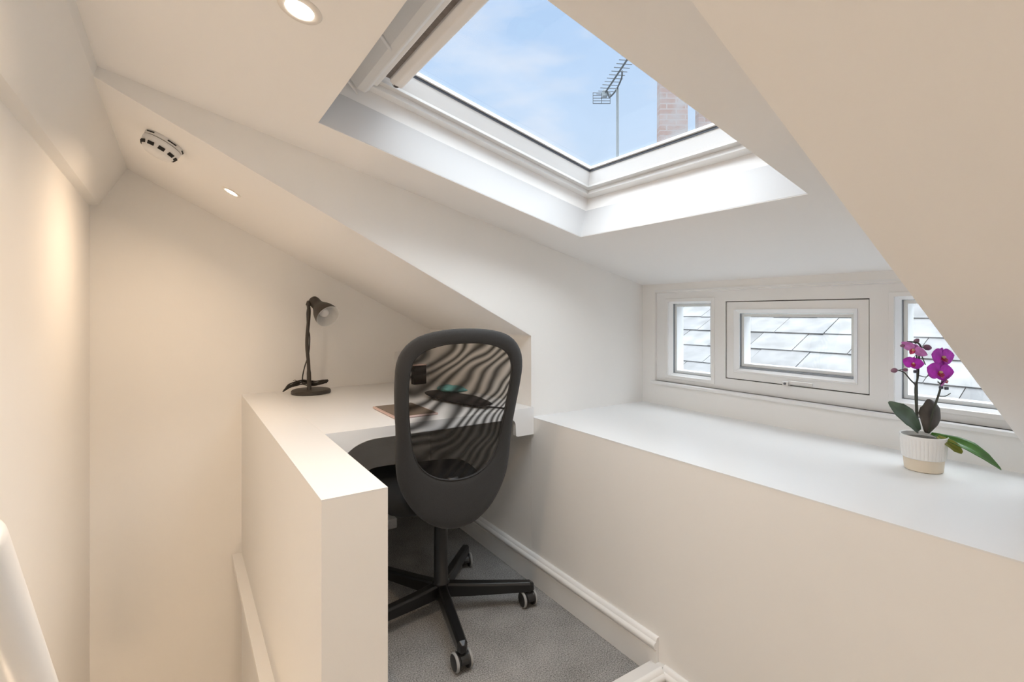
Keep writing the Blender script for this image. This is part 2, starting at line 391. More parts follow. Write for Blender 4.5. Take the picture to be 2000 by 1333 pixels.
R = (sk['a0'], sk['a1'], sk['s0'], sk['s1'])
g = lambda r, d, top=None: (r[0]+d, r[1]-d, r[2]+(d if top is None else top), r[3]-d)
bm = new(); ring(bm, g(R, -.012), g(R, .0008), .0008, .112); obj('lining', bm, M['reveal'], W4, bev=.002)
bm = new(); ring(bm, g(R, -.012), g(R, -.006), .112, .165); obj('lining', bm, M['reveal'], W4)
bm = new(); ring(bm, g(R, -.05), g(R, .034), .162, .24); obj('frame', bm, M['joinery'], W4, bev=.002)
bm = new(); ring(bm, g(R, -.02), g(R, .056, .115), .178, .25, .178, .25); obj('frame_inner', bm, M['greyframe'], W4, bev=.0015)
bm = new(); ring(bm, g(R, .052, .08), g(R, .080, .15), .180, .25, .226, .25); obj('sash', bm, M['sash'], W4)
bm = new(); ring(bm, g(R, .0795, .15), g(R, .0822, .16), .2255, .2412); obj('gasket', bm, M['gasket'], W4)
bm = new(); ring(bm, g(R, .082, .155), g(R, .090, .17), .233, .2412); obj('glazing_bead', bm, M['sash'], W4, bev=.001)
rr = g(R, .08, .15)
bm = new(); hexa(bm, [D(rr[0], rr[2], .2415), D(rr[1], rr[2], .2415), D(rr[1], rr[3], .2415), D(rr[0], rr[3], .2415), D(rr[0], rr[2], .246), D(rr[1], rr[2], .246), D(rr[1], rr[3], .246), D(rr[0], rr[3], .246)])
obj('pane', bm, M['glass'], W4)
def dbox(bm, a0, a1, s0, s1, t0, t1):
    hexa(bm, [D(a0, s0, t0), D(a1, s0, t0), D(a1, s1, t0), D(a0, s1, t0), D(a0, s0, t1), D(a1, s0, t1), D(a1, s1, t1), D(a0, s1, t1)])
# ventilation flap bar along the top rail, then blind slot and cassette
bm = new(); prism(bm, [D(.70, .232, .150), D(.70, .262, .128), D(.70, .286, .126), D(.70, .297, .140), D(.70, .297, .176), D(.70, .232, .176)], AX*(1.485-.70))
obj('ventilation_bar', bm, M['greyframe'], W4, bev=.004)
bm = new()
for a0 in (1.20, 1.488): prism(bm, [D(a0, .222, .150), D(a0, .262, .124), D(a0, .270, .118), D(a0, .240, .160)], AX*.012)
obj('bar_clip', bm, M['joinery'], W4, bev=.002)
bm = new(); dbox(bm, .71, 1.462, .296, .312, .152, .20); obj('top_rail', bm, M['joinery'], W4, bev=.002)
bm = new(); dbox(bm, .71, 1.440, .312, .340, .182, .20); obj('blind_roll', bm, M['roll'], W4)
bm = new(); prism(bm, [D(.71, .336, .172), D(.71, .352, .163), D(.71, .374, .166), D(.71, .380, .176), D(.71, .380, .20), D(.71, .336, .20)], AX*(1.436-.71))
obj('blind_cassette', bm, M['blind'], W4, bev=.003)
bm = new(); tube(bm, [D(1.437, .357, .176), D(1.426, .357, .174)], .013, 14); obj('blind_end_cap', bm, M['dark'], W4)

# ------------------------------------------------------------------ the three dormer windows in one joinery frame
JB = BW+.014        # face of the joinery
WR = [('window_1', 1.398, 1.635, -.306, .057), ('window_2', .772, 1.327, -.288, .052), ('window_3', .05, .697, -.300, .057)]
bm = new()
aa = [WA0, .05, .697, .772, 1.327, 1.398, 1.635, WA1]
# joinery: mullions and rails as one painted frame
for i in (0, 2, 4, 6): box(bm, aa[i], aa[i+1], JB, JB+.075, WZ0, WZ1)
for n_, a0, a1, z0, z1 in WR: box(bm, a0, a1, JB, JB+.075, WZ0, z0); box(bm, a0, a1, JB, JB+.075, z1, WZ1)
bmesh.ops.remove_doubles(bm, verts=bm.verts, dist=1e-5)
struct('trim_5', bm, M['joinery'], 'white painted timber frame holding the three dormer windows')
bm = new(); prism(bm, [V(WA0, BW-.012, WZ0-.016), V(WA0, BW-.012, WZ0-.004), V(WA0, BW-.004, WZ0), V(WA0, BW+.02, WZ0), V(WA0, BW+.02, WZ0-.016)], AX*(WA1+.02-WA0))
struct('trim_6', bm, M['joinery'], 'thin white sill nosing under the dormer windows', bev=.001)
bm = new(); prism(bm, [V(WA0, BW-.003, WZ1+.012), V(WA0, BW-.003, WZ1+.004), V(WA0, BW+.016, WZ1-.004), V(WA0, BW+.016, WZ1+.012)], AX*(WA1-WA0))
struct('trim_7', bm, M['joinery'], 'thin white bead above the dormer windows')
def ring_b(bm, a0, a1, z0, z1, w, y0, y1, win=None, yi=None):
    # frame in the window wall plane; y0 room side, y1 outside
    f = lambda d: [(a0+d, z0+d), (a1-d, z0+d), (a1-d, z1-d), (a0+d, z1-d)]
    yi = y0 if yi is None else yi
    O0 = [bm.verts.new(V(a, y0, z)) for a, z in f(0)]; O1 = [bm.verts.new(V(a, y1, z)) for a, z in f(0)]
    I0 = [bm.verts.new(V(a, yi, z)) for a, z in f(w)]; I1 = [bm.verts.new(V(a, y1, z)) for a, z in f(w)]
    for i in range(4):
        j = (i+1) % 4
        for Q in ((O0, I0), (O1, I1), (O0, O1), (I0, I1)): bm.faces.new([Q[0][i], Q[0][j], Q[1][j], Q[1][i]])
wl = {'window_1': 'small fixed window at the left end of the dormer', 'window_2': 'wide top-hung centre window of the dormer with a catch',
      'window_3': 'right dormer window behind the orchid'}
for n_, a0, a1, z0, z1 in WR:
    wt = thing(n_, wl[n_], 'window', V((a0+a1)/2, JB, z0)); wt['kind'] = 'structure'; del wt['category']
    if n_ == 'window_2':
        bm = new(); ring_b(bm, a0+.0035, a1-.0035, z0+.0035, z1-.0035, .036, JB+.004, JB+.05); obj('sash', bm, M['joinery'], wt, bev=.0015)
        bm = new(); ring_b(bm, a0-.001, a1+.001, z0-.001, z1+.001, .008, JB+.008, JB+.03); obj('gap', bm, M['dark'], wt)
        bm = new(); ring_b(bm, a0+.039, a1-.039, z0+.032, z1-.036, .017, JB+.001, JB+.05, yi=JB+.016); obj('glazing_bead', bm, M['sash'], wt)
        g0 = (a0+.052, a1-.052, z0+.052, z1-.050)
        bm = new(); box(bm, .955, 1.045, JB-.014, JB-.007, z0+.010, z0+.022); box(bm, 1.045, 1.068, JB-.018, JB+.005, z0+.002, z0+.018)
        h_ = obj('catch', bm, M['plastic'], wt, bev=.002)
        bm = new(); tube(bm, [V(1.056, JB-.022, z0+.010), V(1.056, JB-.017, z0+.010)], .0045, 12); obj('catch_screw', bm, M['gasket'], h_)
    else:
        bm = new(); ring_b(bm, a0-.018, a1+.018, z0-.014, z1+.014, .016, JB-.004, JB+.05); obj('casing', bm, M['joinery'], wt, bev=.0015)
        bm = new(); ring_b(bm, a0-.002, a1+.002, z0-.002, z1+.002, .014, JB+.002, JB+.06, yi=JB+.018); obj('glazing_bead', bm, M['sash'], wt)
        g0 = (a0+.008, a1-.008, z0+.008, z1-.008)
    bm = new(); ring_b(bm, g0[0], g0[1], g0[2], g0[3], .0045, JB+.020, JB+.05); obj('spacer', bm, M['spacer'], wt)
    bm = new(); ring_b(bm, g0[0]+.0055, g0[1]-.0055, g0[2]+.0055, g0[3]-.0055, .012, JB+.030, JB+.08); obj('outer_frame', bm, M['sash'], wt)
    bm = new(); box(bm, g0[0]+.002, g0[1]-.002, JB+.023, JB+.027, g0[2]+.002, g0[3]-.002); obj('pane', bm, M['glass'], wt)

# ------------------------------------------------------------------ desk
DF = 1.77
desk = thing('desk', 'white built-in desk between half wall and knee wall', 'desk', V(DF+.4, .85, ZF))
bm = new(); box(bm, DF+.022, A_G-.001, PB1+.001, BK-.001, ZDESK-.022, ZDESK-.0005); obj('desktop', bm, M['gloss'], desk, bev=.0015)
def arcp(cx, cz, r, t0, t1, n=10, rz=None):
    rz = rz or r
    return [(cx+r*math.cos(math.radians(t0+(t1-t0)*k/n)), cz+rz*math.sin(math.radians(t0+(t1-t0)*k/n))) for k in range(n+1)]
zt, zb = ZDESK-.0005, -.527
prof = [(PB1+.001, zt), (BK-.001, zt), (BK-.001, zb), (1.200, zb), (1.192, zb+.004)] + arcp(1.160, -.478, .030, 0, 90, 8, .028) + arcp(.595, -.540, .135, 90, 172, 12, .090) + [(.455, zb-.02), (PB1+.003, zb-.02)]
bm = new(); prism(bm, [V(DF, b, z) for b, z in prof], AX*.022); obj('fascia', bm, M['board'], desk)
bm = new(); box(bm, DF+.12, A_G-.02, BK-.03, BK-.002, ZDESK-.07, ZDESK-.022); obj('batten', bm, M['board'], desk)

# ------------------------------------------------------------------ double socket on the gable wall
so = thing('wall_socket', 'white double socket on the end wall above the desk', 'socket', V(A_G, 1.13, -.272))
bm = new(); box(bm, A_G-.009, A_G, 1.058, 1.204, -.315, -.229); obj('plate', bm, M['plastic'], so, bev=.004)
for cb in (1.094, 1.168):
    bm = new(); box(bm, A_G-.0100, A_G-.0088, cb-.0035, cb+.0035, -.264, -.256)
    for d in (-.011, .011): box(bm, A_G-.0100, A_G-.0088, cb+d-.003, cb+d+.003, -.286, -.281)
    obj('pin_holes', bm, M['hole'], so)
for cb in (1.073, 1.189):
    bm = new(); box(bm, A_G-.012, A_G-.008, cb-.006, cb+.006, -.253, -.238); obj('switch', bm, M['plastic'], so, bev=.001)

# ------------------------------------------------------------------ things on the desk
zt = ZDESK
tb = thing('tablet', 'rose gold tablet with a brown reflection painted into its screen lying flat on the desk', 'tablet', V(1.99, .78, zt))
bm = new(); box(bm, 1.855, 2.130, .690, .870, zt+.0005, zt+.0085); obj('case', bm, M['rose'], tb, bev=.003)
bm = new(); box(bm, 1.862, 2.123, .699, .861, zt+.008, zt+.0095); obj('screen', bm, M['screen'], tb)
# soft black pouch and folded teal cloth
def blob(bm, c, ra, rb, rz, rot=0, seed=0, amp=.12, n=26, m=12):
    rnd = random.Random(seed); ph = [rnd.uniform(0, 6.28) for _ in range(6)]
    rings = []
    for i in range(m+1):
        th = PI*i/m; row = []
        for k in range(n):
            f_ = 2*PI*k/n
            q = 1+amp*(math.sin(2*f_+ph[0])*.6+math.sin(3*f_+ph[1])*.5+math.sin(5*f_+ph[2]+3*th)*.3)*math.sin(th)
            x = ra*math.sin(th)*math.cos(f_)*q; y = rb*math.sin(th)*math.sin(f_)*q
            z = rz*(math.cos(th)+1)*(1+amp*math.sin(4*f_+ph[3]+2*th)*math.sin(th))
            x, y = x*math.cos(rot)-y*math.sin(rot), x*math.sin(rot)+y*math.cos(rot)
            row.append((x, y, max(z, 0)))
        rings.append(row)
    vs = []
    for i, row in enumerate(rings):
        if i in (0, m): vs.append([bm.verts.new(V(c[0], c[1], c[2]+row[0][2]))])
        else: vs.append([bm.verts.new(V(c[0]+x, c[1]+y, c[2]+z)) for x, y, z in row])
    for A, B in zip(vs, vs[1:]):
        for k in range(n):
            k2 = (k+1) % n
            if len(A) == 1: bm.faces.new([A[0], B[k], B[k2]])
            elif len(B) == 1: bm.faces.new([A[k], B[0], A[k2]])
            else: bm.faces.new([A[k], B[k], B[k2], A[k2]])
po = thing('pouch', 'soft black pouch with a strap lying on the desk behind the chair', 'pouch', V(2.03, 1.03, zt))
bm = new(); blob(bm, (2.075, 1.065, zt+.0005), .235, .066, .019, rot=-.17, seed=3, amp=.08); obj('body', bm, M['pouch'], po, smooth=True)
bm = new(); tube(bm, smoothpts([V(1.85, 1.075, zt+.012), V(1.81, 1.115, zt+.010), V(1.80, 1.15, zt+.004), V(1.785, 1.165, zt+.004)], 4), .004, 8, flat=1); obj('strap', bm, M['cable'], po, smooth=True)
bm = new(); blob(bm, (2.15, 1.075, zt+.034), .085, .052, .016, rot=-.3, seed=8, amp=.14)
tag(obj('cloth', bm, M['teal'], smooth=True), 'crumpled teal cloth lying on top of the black pouch', 'cloth')
bx = thing('dark_box', 'small dark upright box standing at the back of the desk', 'box', V(2.72, 1.15, zt))
bm = new(); box(bm, 2.70, 2.74, 1.112, 1.192, zt+.0005, zt+.108); obj('body', bm, M['pouch'], bx, bev=.004)
bm = new(); box(bm, 2.698, 2.742, 1.110, 1.194, zt+.108, zt+.113); obj('lid', bm, M['rose'], bx, bev=.001)
bm = new(); box(bm, 2.62, 2.70, .90, .985, ZF+.0005, ZF+.055)
tag(obj('white_box', bm, M['plastic'], bev=.006), 'small white box on the carpet under the desk', 'box')

# ------------------------------------------------------------------ desk lamp
LB = V(2.715, .560, zt)
lamp = thing('desk_lamp', 'black desk lamp with white-lined bell shade beside the end wall', 'lamp', LB)
bm = new(); lathe(bm, [(0, .0005), (.094, .0005), (.096, .004), (.095, .014), (.090, .019), (.03, .023), (0, .0235)], LB, n=48); obj('base', bm, M['lampblk'], lamp, smooth=False).data.set_sharp_from_angle(angle=.6)
PXL = 2.58/980
def LP(u, v, d=0):     # offsets from the base centre measured in the lamp's own upright plane
    return LB+RIGHT*((u-608)*PXL)+UP*((768-v)*PXL)+FWD*d+UP*0
arm = smoothpts([LP(609, 768, -.03), LP(608, 745, -.025), LP(606, 710, -.02), LP(602.5, 680, -.015), LP(602, 655, -.01), LP(603.5, 630, -.005), LP(604, 608, 0), LP(602, 594, 0)], 6)
bm = new(); tube(bm, arm, [.0105]*10+[.0085]*(len(arm)-10), 14); obj('stem', bm, M['lampblk'], lamp, smooth=True)
ax = (RIGHT*.68-UP*.53-FWD*.50).normalized(); so_ = LP(606.5, 587, .035)
def bell(bm, th):
    P_ = [(0, -.004), (.018, -.003), (.026, .003), (.0285, .014), (.0285, .045), (.031, .060), (.040, .082), (.051, .104), (.058, .130), (.061, .158)]
    lathe(bm, [(max(r-th, 0), h+(th if i < 3 else 0)) for i, (r, h) in enumerate(P_)], so_, ax, 40)
bm = new(); bell(bm, 0); sh = obj('shade', bm, M['lampblk'], lamp, smooth=True)
bm = new(); bell(bm, .0025); lathe(bm, [(.0585, .158), (.0610, .1585)], so_, ax, 40); obj('shade_lining', bm, M['lampwht'], lamp, smooth=True)
bm = new(); lathe(bm, [(0, .085), (.012, .088), (.022, .100), (.026, .115), (.020, .132), (0, .140)], so_, ax, 24); obj('bulb', bm, M['plastic'], lamp, smooth=True)
bm = new(); tube(bm, [LP(602, 597, 0), LP(603, 590, .01)], .012, 14); obj('knuckle', bm, M['lampblk'], lamp, smooth=True)
bm = new(); tube(bm, smoothpts([LP(601, 600, .004), LP(599, 615, .006), LP(600, 640, .008), LP(605, 655, .0), LP(604, 675, .006), LP(601, 695, .01), LP(593, 718, .015), LP(589, 738, .015), LP(590, 752, .012)], 5), .003, 8)
for i in range(9):
    dz = i*.0012; y = (i % 3-1)*.005
    pts = [LP(557+i*.4, 764-i*.5, y-.02), LP(566, 758-i*.8, y-.01), LP(580, 753-i*.9, y), LP(592, 750-i*1.0, y+.004), LP(604, 752-i, y), LP(618, 753-i*.8, y-.004), LP(632, 749-i*.7, y-.01), LP(640+i*.3, 746-i*.4, y-.01)]
    pts = [Vector((p.x, p.y, max(p.z+.004*math.sin(i*1.7+k*1.3), LB.z+.004+dz))) for k, p in enumerate(pts)]
    tube(bm, smoothpts(pts, 4), .0028, 7)
obj('cord', bm, M['cable'], lamp, smooth=True)
bm = new(); tube(bm, [LP(586, 747, -.008), LP(578, 742, -.01), LP(574, 744, -.004)], .0016, 6); obj('cable_tie', bm, M['cable'], lamp)
bm = new(); tube(bm, [LP(611, 765, -.05), LP(611, 762, -.05)], [.009, .007], 12); obj('switch', bm, M['cable'], lamp)

# ------------------------------------------------------------------ office chair
c0 = V(1.80, .855, ZF); az = math.radians(11)
fw = (AX*math.cos(az)+AY*math.sin(az)); rt = (-AX*math.sin(az)+AY*math.cos(az))
ch = thing('office_chair', 'black swivel office chair with mesh back facing the desk', 'office chair', c0)
def CP(x, y, z): return c0+rt*x+fw*y+UP*z
# five-star base
angs = [194, 118, 44, -28, -98]
for k, an in enumerate(angs):
    t_ = math.radians(an); d = AX*math.cos(t_)+AY*math.sin(t_); s_ = AX*-math.sin(t_)+AY*math.cos(t_)
    bm = new(); secs = [(.02, .062, .115, .019), (.12, .060, .108, .019), (.30, .062, .101, .018), (.352, .064, .099, .017), (.368, .066, .090, .010)]
    prev = None
    for x, z0, z1, hw in secs:
        cur = [bm.verts.new(c0+d*x+s_*y+UP*z) for y, z in ((-hw, z0), (hw, z0), (hw, z1-.008), (hw-.006, z1), (-hw+.006, z1), (-hw, z1-.008))]
        if prev:
            for i in range(6): bm.faces.new([prev[i], prev[(i+1) % 6], cur[(i+1) % 6], cur[i]])
        else: bm.faces.new(cur[::-1])
        prev = cur
    bm.faces.new(prev); obj('base_arm', bm, M['steel'], ch, bev=.002)
    # caster
    cc = c0+d*.345; wd = Vector((math.cos(math.radians(-YAW*57.3)), math.sin(math.radians(-YAW*57.3)), 0))
    ya = [.55, .50, .35, .6, .4][k]; wd = RIGHT*math.cos(ya)+FWD*math.sin(ya)  # wheel axle
    wf = wd.cross(UP)
    bm = new(); tube(bm, [cc+UP*.062, cc+UP*.045], .011, 12)
    # hood: half disc between the wheels
    hood = [cc-wd*.013+wf*(.029*math.cos(q))+UP*(.030+.029*math.sin(q)) for q in [PI*i/10 for i in range(11)]]
    prism(bm, hood, wd*.026); ca = obj('caster', bm, M['black'], ch, loc=cc)
    for s2 in (-1, 1):
        wc = cc+wd*(s2*.0215)+UP*.0305
        bm = new(); lathe(bm, [(0, -.0075), (.027, -.0075), (.0285, -.005), (.0285, .005), (.026, .0085), (.014, .0105), (0, .011)], wc, wd*s2, 28); w_ = obj('wheel', bm, M['black'], ca, smooth=True)
        w_.data.set_sharp_from_angle(angle=.7)
        bm = new(); lathe(bm, [(.0285, -.001), (.0303, .000), (.0303, .004), (.0295, .0065), (.0275, .0082), (.0262, .0088), (.0258, .006)], wc, wd*s2, 28); obj('tyre', bm, M['tyre'], ca, smooth=True)
bm = new(); lathe(bm, [(0, .055), (.030, .055), (.034, .062), (.034, .115), (.028, .122), (.0265, .30), (.0262, .335), (.018, .337), (.0165, .345), (.0165, .425), (0, .425)], c0, n=32); o = obj('gas_column', bm, M['steel'], ch); autosmooth(o, 40)
# tilt mechanism and back bracket
bm = new()
hexa(bm, [CP(-.07, -.10, .405), CP(.07, -.10, .405), CP(.07, .14, .405), CP(-.07, .14, .405), CP(-.09, -.12, .452), CP(.09, -.12, .452), CP(.09, .16, .452), CP(-.09, .16, .452)])
obj('tilt_mechanism', bm, M['black'], ch, bev=.006)
bm = new(); tube(bm, smoothpts([CP(-.02, -.08, .425), CP(-.02, -.19, .43), CP(-.02, -.235, .47), CP(-.02, -.243, .60)], 4), .020, 12, flat=.5); obj('back_bracket', bm, M['black'], ch, smooth=True)
# seat
bm = new(); n1, n2 = 40, 9
def seatpt(f_, k):     # k 0 centre top .. edges .. centre bottom
    cs, sn = math.cos(f_), math.sin(f_); e = .42
    x = .225*math.copysign(abs(cs)**e, cs); y = .265*math.copysign(abs(sn)**e, sn)
    y += .065; x *= 1-.10*max(0, -(y-.065)/.265)
    r_, z = [(.0, .522), (.5, .520), (.80, .524), (.94, .522), (.99, .508), (1.0, .488), (.985, .468), (.90, .452), (.5, .446), (0, .446)][k]
    drop = .022*max(0, (y-.10)/.23)**2*(r_**3)
    return CP(x*r_-.045, (y-.065)*r_+.065, z-drop)
rings = []
for k in range(10):
    rings.append([bm.verts.new(seatpt(0, k))] if k in (0, 9) else [bm.verts.new(seatpt(2*PI*i/n1, k)) for i in range(n1)])
for A, B in zip(rings, rings[1:]):
    for k in range(n1):
        k2 = (k+1) % n1
        if len(A) == 1: bm.faces.new([A[0], B[k], B[k2]])
        elif len(B) == 1: bm.faces.new([A[k], B[0], A[k2]])
        else: bm.faces.new([A[k], B[k], B[k2], A[k2]])
obj('seat', bm, M['seatfab'], ch, smooth=True, sub=1)
# back: padded ring with a see-through mesh panel
OUT = [(0, 1.120), (.06, 1.117), (.115, 1.106), (.155, 1.088), (.187, 1.055), (.206, 1.01), (.211, .94), (.209, .85), (.203, .78), (.200, .71), (.198, .64), (.187, .58), (.165, .53), (.135, .485), (.10, .452), (.055, .427), (0, .418)]
INN = [(0, 1.070), (.06, 1.067), (.11, 1.053), (.142, 1.033), (.162, 1.0), (.169, .94), (.167, .86), (.160, .79), (.150, .72), (.134, .67), (.11, .635), (.075, .610), (.035, .598), (0, .595)]
def resample(half, n, cz=.80):
    full = half+[(-x, z) for x, z in half[-2:0:-1]]; pts = []
    m_ = len(full)
    # dense Catmull-Rom
    F_ = [Vector((x, z)) for x, z in full]; dense = []
    for i in range(m_):
        p0, p1, p2, p3 = F_[i-1], F_[i], F_[(i+1) % m_], F_[(i+2) % m_]
        for k in range(10):
            t = k/10; dense.append(.5*((2*p1)+(p2-p0)*t+(2*p0-5*p1+4*p2-p3)*t*t+(3*p1-p0-3*p2+p3)*t**3))
    an = [(math.atan2(p.x, p.y-cz) % (2*PI), p) for p in dense]; an.sort(key=lambda q: q[0])
    for j in range(n):
        t = 2*PI*j/n
        hi = next((q for q in an if q[0] >= t), None); lo = [q for q in an if q[0] < t]
        lo = lo[-1] if lo else (an[-1][0]-2*PI, an[-1][1]); hi = hi or (an[0][0]+2*PI, an[0][1])
        w_ = 0 if hi[0] == lo[0] else (t-lo[0])/(hi[0]-lo[0]); pts.append(lo[1].lerp(hi[1], w_))
    return pts
NB = 96; PO, PI_ = resample(OUT, NB), resample(INN, NB)
rec = math.tan(math.radians(10))
def backsurf(x, z, off=0):
    y = -.25-rec*(z-.47)+.030*math.sin(max(0, min(1, (z-.42)/.55))*PI)+.85*x*x+off
    return CP(x*(1.035+.04*max(0, z-.85)/.25)-.006, y, z)
bm = new(); rings = []
prof_b = [(0, 0), (.03, -.006), (.15, -.012), (.35, -.015), (.62, -.016), (.85, -.013), (.96, -.007), (1, .003), (.97, .014), (.85, .021), (.5, .024), (.15, .018), (.02, .008)]
for f_, off in prof_b:
    rings.append([bm.verts.new(backsurf(PI_[j].x+(PO[j].x-PI_[j].x)*f_, PI_[j].y+(PO[j].y-PI_[j].y)*f_, off)) for j in range(NB)])
rings.append(rings[0])
for A, B in zip(rings, rings[1:]):
    for j in range(NB): bm.faces.new([A[j], A[(j+1) % NB], B[(j+1) % NB], B[j]])
bk = obj('backrest', bm, M['fabric'], ch, loc=CP(0, -.25, .80), smooth=True)
bm = new(); tube_pts = [backsurf(PI_[j].x*1.012, (PI_[j].y-.82)*1.012+.82, -.006) for j in range(NB)]
tube(bm, tube_pts+[tube_pts[0]], .0024, 8, cap=False); obj('piping', bm, M['black'], bk, smooth=True)
bm = new(); grid = []
for q in [1.01, .9, .78, .65, .5, .35, .2, 0]:
    grid.append([bm.verts.new(backsurf(0, .83, .004))] if q == 0 else [bm.verts.new(backsurf(PI_[j].x*q, .83+(PI_[j].y-.83)*q, .004)) for j in range(NB)])
for A, B in zip(grid, grid[1:]):
    for j in range(NB):
        j2 = (j+1) % NB
        bm.faces.new([A[j], A[j2], B[0]] if len(B) == 1 else [A[j], A[j2], B[j2], B[j]])
mo = obj('mesh_panel', bm, M['mesh'], bk, smooth=True)

# ------------------------------------------------------------------ ceiling fittings and added fill lamps
nS = Vector((.508, 0, 1)).normalized()
def downlight(a, b, zf, nrm, lab, energy, r=.040):
    p = V(a, b, zf(b)); t = thing('downlight', lab, 'downlight', p, None)
    bm = new(); lathe(bm, [(r*.62, -.001), (r*.66, -.0035), (r*.95, -.003), (r, 0), (r, .002)], p, nrm, 40); obj('bezel', bm, M['bezel'], t, smooth=True)
    bm = new(); lathe(bm, [(0, -.0015), (r*.62, -.0015), (r*.62, -.0003), (0, -.0003)], p, nrm, 32); obj('lamp_face', bm, M['bulb'], t)
    ld = bpy.data.lights.new('downlight_beam', 'AREA'); ld.shape = 'DISK'; ld.size = r*1.1; ld.energy = energy; ld.color = (1, .74, .50); ld.spread = math.radians(150)
    lo = bpy.data.objects.new('downlight_beam', ld); C.objects.link(lo); lo.parent = t; lo.location = -nrm*.006
    lo.rotation_euler = nrm.to_track_quat('Z', 'Y').to_euler()
    return t
downlight(2.215, .165, ZS, nS, 'small recessed downlight in the slope beside the smoke alarm', 1.5, .036)
downlight(1.035, .193, ZD, nD, 'recessed downlight left of the roof window, cut by the photo edge', 2.4, .042)
downlight(-.35, .35, ZS, nS, 'added unseen fill downlight in the ceiling behind the camera, near the ridge', 1.6, .042)  # unseen lamp added to lift the room's ambient light
downlight(-.95, .95, ZS, nS, 'added unseen fill downlight in the ceiling behind the camera, low on the slope', 1.8, .042)  # second added lamp out of view, also only fill

pl = V(-.85, .25, .16)
cl_ = thing('fill_globe', 'added unseen fill globe hanging above the landing behind the camera', 'fill light', V(-.85, .25, ZS(.25)))  # invented globe, added behind the camera as ambient fill
bm = new(); lathe(bm, [(0, 0), (.045, 0), (.045, -.02), (0, -.022)], V(-.85, .25, ZS(.25)), nS, 32); obj('ceiling_rose', bm, M['plastic'], cl_)
bm = new(); tube(bm, [V(-.85, .25, ZS(.25)-.01), V(-.85, .25, .27)], .004, 8); obj('flex', bm, M['plastic'], cl_)
M['globe'] = mat('fill_globe_glow', (1, 1, 1, 1), .4, emit=(1, .93, .85, 1), estr=5)
bm = new(); lathe(bm, [(.11*math.sin(PI*i/24), -.11*math.cos(PI*i/24)) for i in range(25)], pl, UP, 32); obj('globe', bm, M['globe'], cl_, smooth=True)

pw = V(1.2, BL+.12, -1.98)
wl_ = thing('stair_fill_lamp', 'added unseen opal fill lamp low in the stairwell on the left wall', 'wall lamp', V(1.2, BL, -2.05))  # added out of view to throw warm fill up the stairwell
bm = new(); box(bm, 1.16, 1.24, BL, BL+.02, -2.12, -1.97); obj('wall_plate', bm, M['plastic'], wl_, bev=.003)
bm = new(); tube(bm, smoothpts([V(1.2, BL+.02, -2.08), V(1.2, BL+.09, -2.10), V(1.2, BL+.12, -2.05)], 4), .007, 10); obj('lamp_arm', bm, M['plastic'], wl_)
M['globe_warm'] = mat('stair_fill_glow', (1, 1, 1, 1), .4, emit=(1, .74, .50, 1), estr=26)
bm = new(); lathe(bm, [(.07*math.sin(PI*i/20), -.07*math.cos(PI*i/20)) for i in range(21)], pw, UP, 28); obj('globe', bm, M['globe_warm'], wl_, smooth=True)

pA = V(2.035, -.042, ZS(-.042)); dn = -nS
sa = thing('smoke_alarm', 'round white smoke alarm on the sloping ceiling above the stairwell', 'smoke alarm', pA)
R_ = .058
bm = new(); lathe(bm, [(0, 0), (R_*.98, 0), (R_, .002), (R_, .010), (R_*.96, .0125), (0, .0125)], pA, dn, 48); autosmooth(obj('base_plate', bm, M['plastic'], sa), 40)
bm = new(); lathe(bm, [(R_*.90, .0125), (R_*.90, .0145)], pA, dn, 48); obj('seam', bm, M['hole'], sa)
bm = new(); lathe(bm, [(0, .0145), (R_*.97, .0145), (R_, .018), (R_*.985, .027), (R_*.93, .034), (R_*.90, .036), (R_*.80, .048), (R_*.62, .056), (R_*.3, .060), (0, .061)], pA, dn, 48); autosmooth(obj('cover', bm, M['plastic'], sa), 50)
u_, v_ = frame_axes(dn)
for k in range(10):
    t_ = 2*PI*k/10+.2; d = u_*math.cos(t_)+v_*math.sin(t_); s_ = dn.cross(d)
    bm = new(); c1 = pA+d*R_*.885+dn*.0385; slope = (dn*.6-d*.35).normalized(); nn = slope.cross(s_).normalized()
    hexa(bm, [c1+s_*x+slope*y+nn*z for z in (-.003, .0022) for x, y in ((-.0095, -.0048), (.0095, -.0048), (.0095, .0062), (-.0095, .0062))])
    obj('vent', bm, M['hole'], sa)
for t_ in (3.6, 4.6, 2.4):
    d = u_*math.cos(t_)+v_*math.sin(t_); s_ = dn.cross(d); c1 = pA+d*(R_+.0002)+dn*.006
    bm = new(); hexa(bm, [c1+s_*x+dn*y+d*z for z in (-.002, .0006) for x, y in ((-.014, -.002), (.014, -.002), (.014, .002), (-.014, .002))]); obj('slot', bm, M['hole'], sa)
bm = new(); cc_ = pA+dn*.0605+RIGHT*.006; tube(bm, [cc_, cc_-dn*.004], .0022, 10); obj('test_light', bm, M['hole'], sa)

# ------------------------------------------------------------------ handrail
hr = thing('handrail', 'round white handrail sloping down the stairwell beside the left wall', 'handrail', V(.85, -.21, -.26))
d = (AX-UP*1.22).normalized(); h0 = V(.835, -.212, -.262)
bm = new(); tube(bm, [h0+d*.0, h0+d*.004, h0+d*.012, h0+d*1.9], [.032, .036, .038, .038], 36); autosmooth(obj('rail', bm, M['gloss'], hr), 50)
for q in (.25, 1.3):
    bm = new(); c1 = h0+d*q; tube(bm, [c1-UP*.02, c1-UP*.06-AY*.03, c1-UP*.06-AY*.12], .006, 10); obj('bracket', bm, M['galv'], hr)

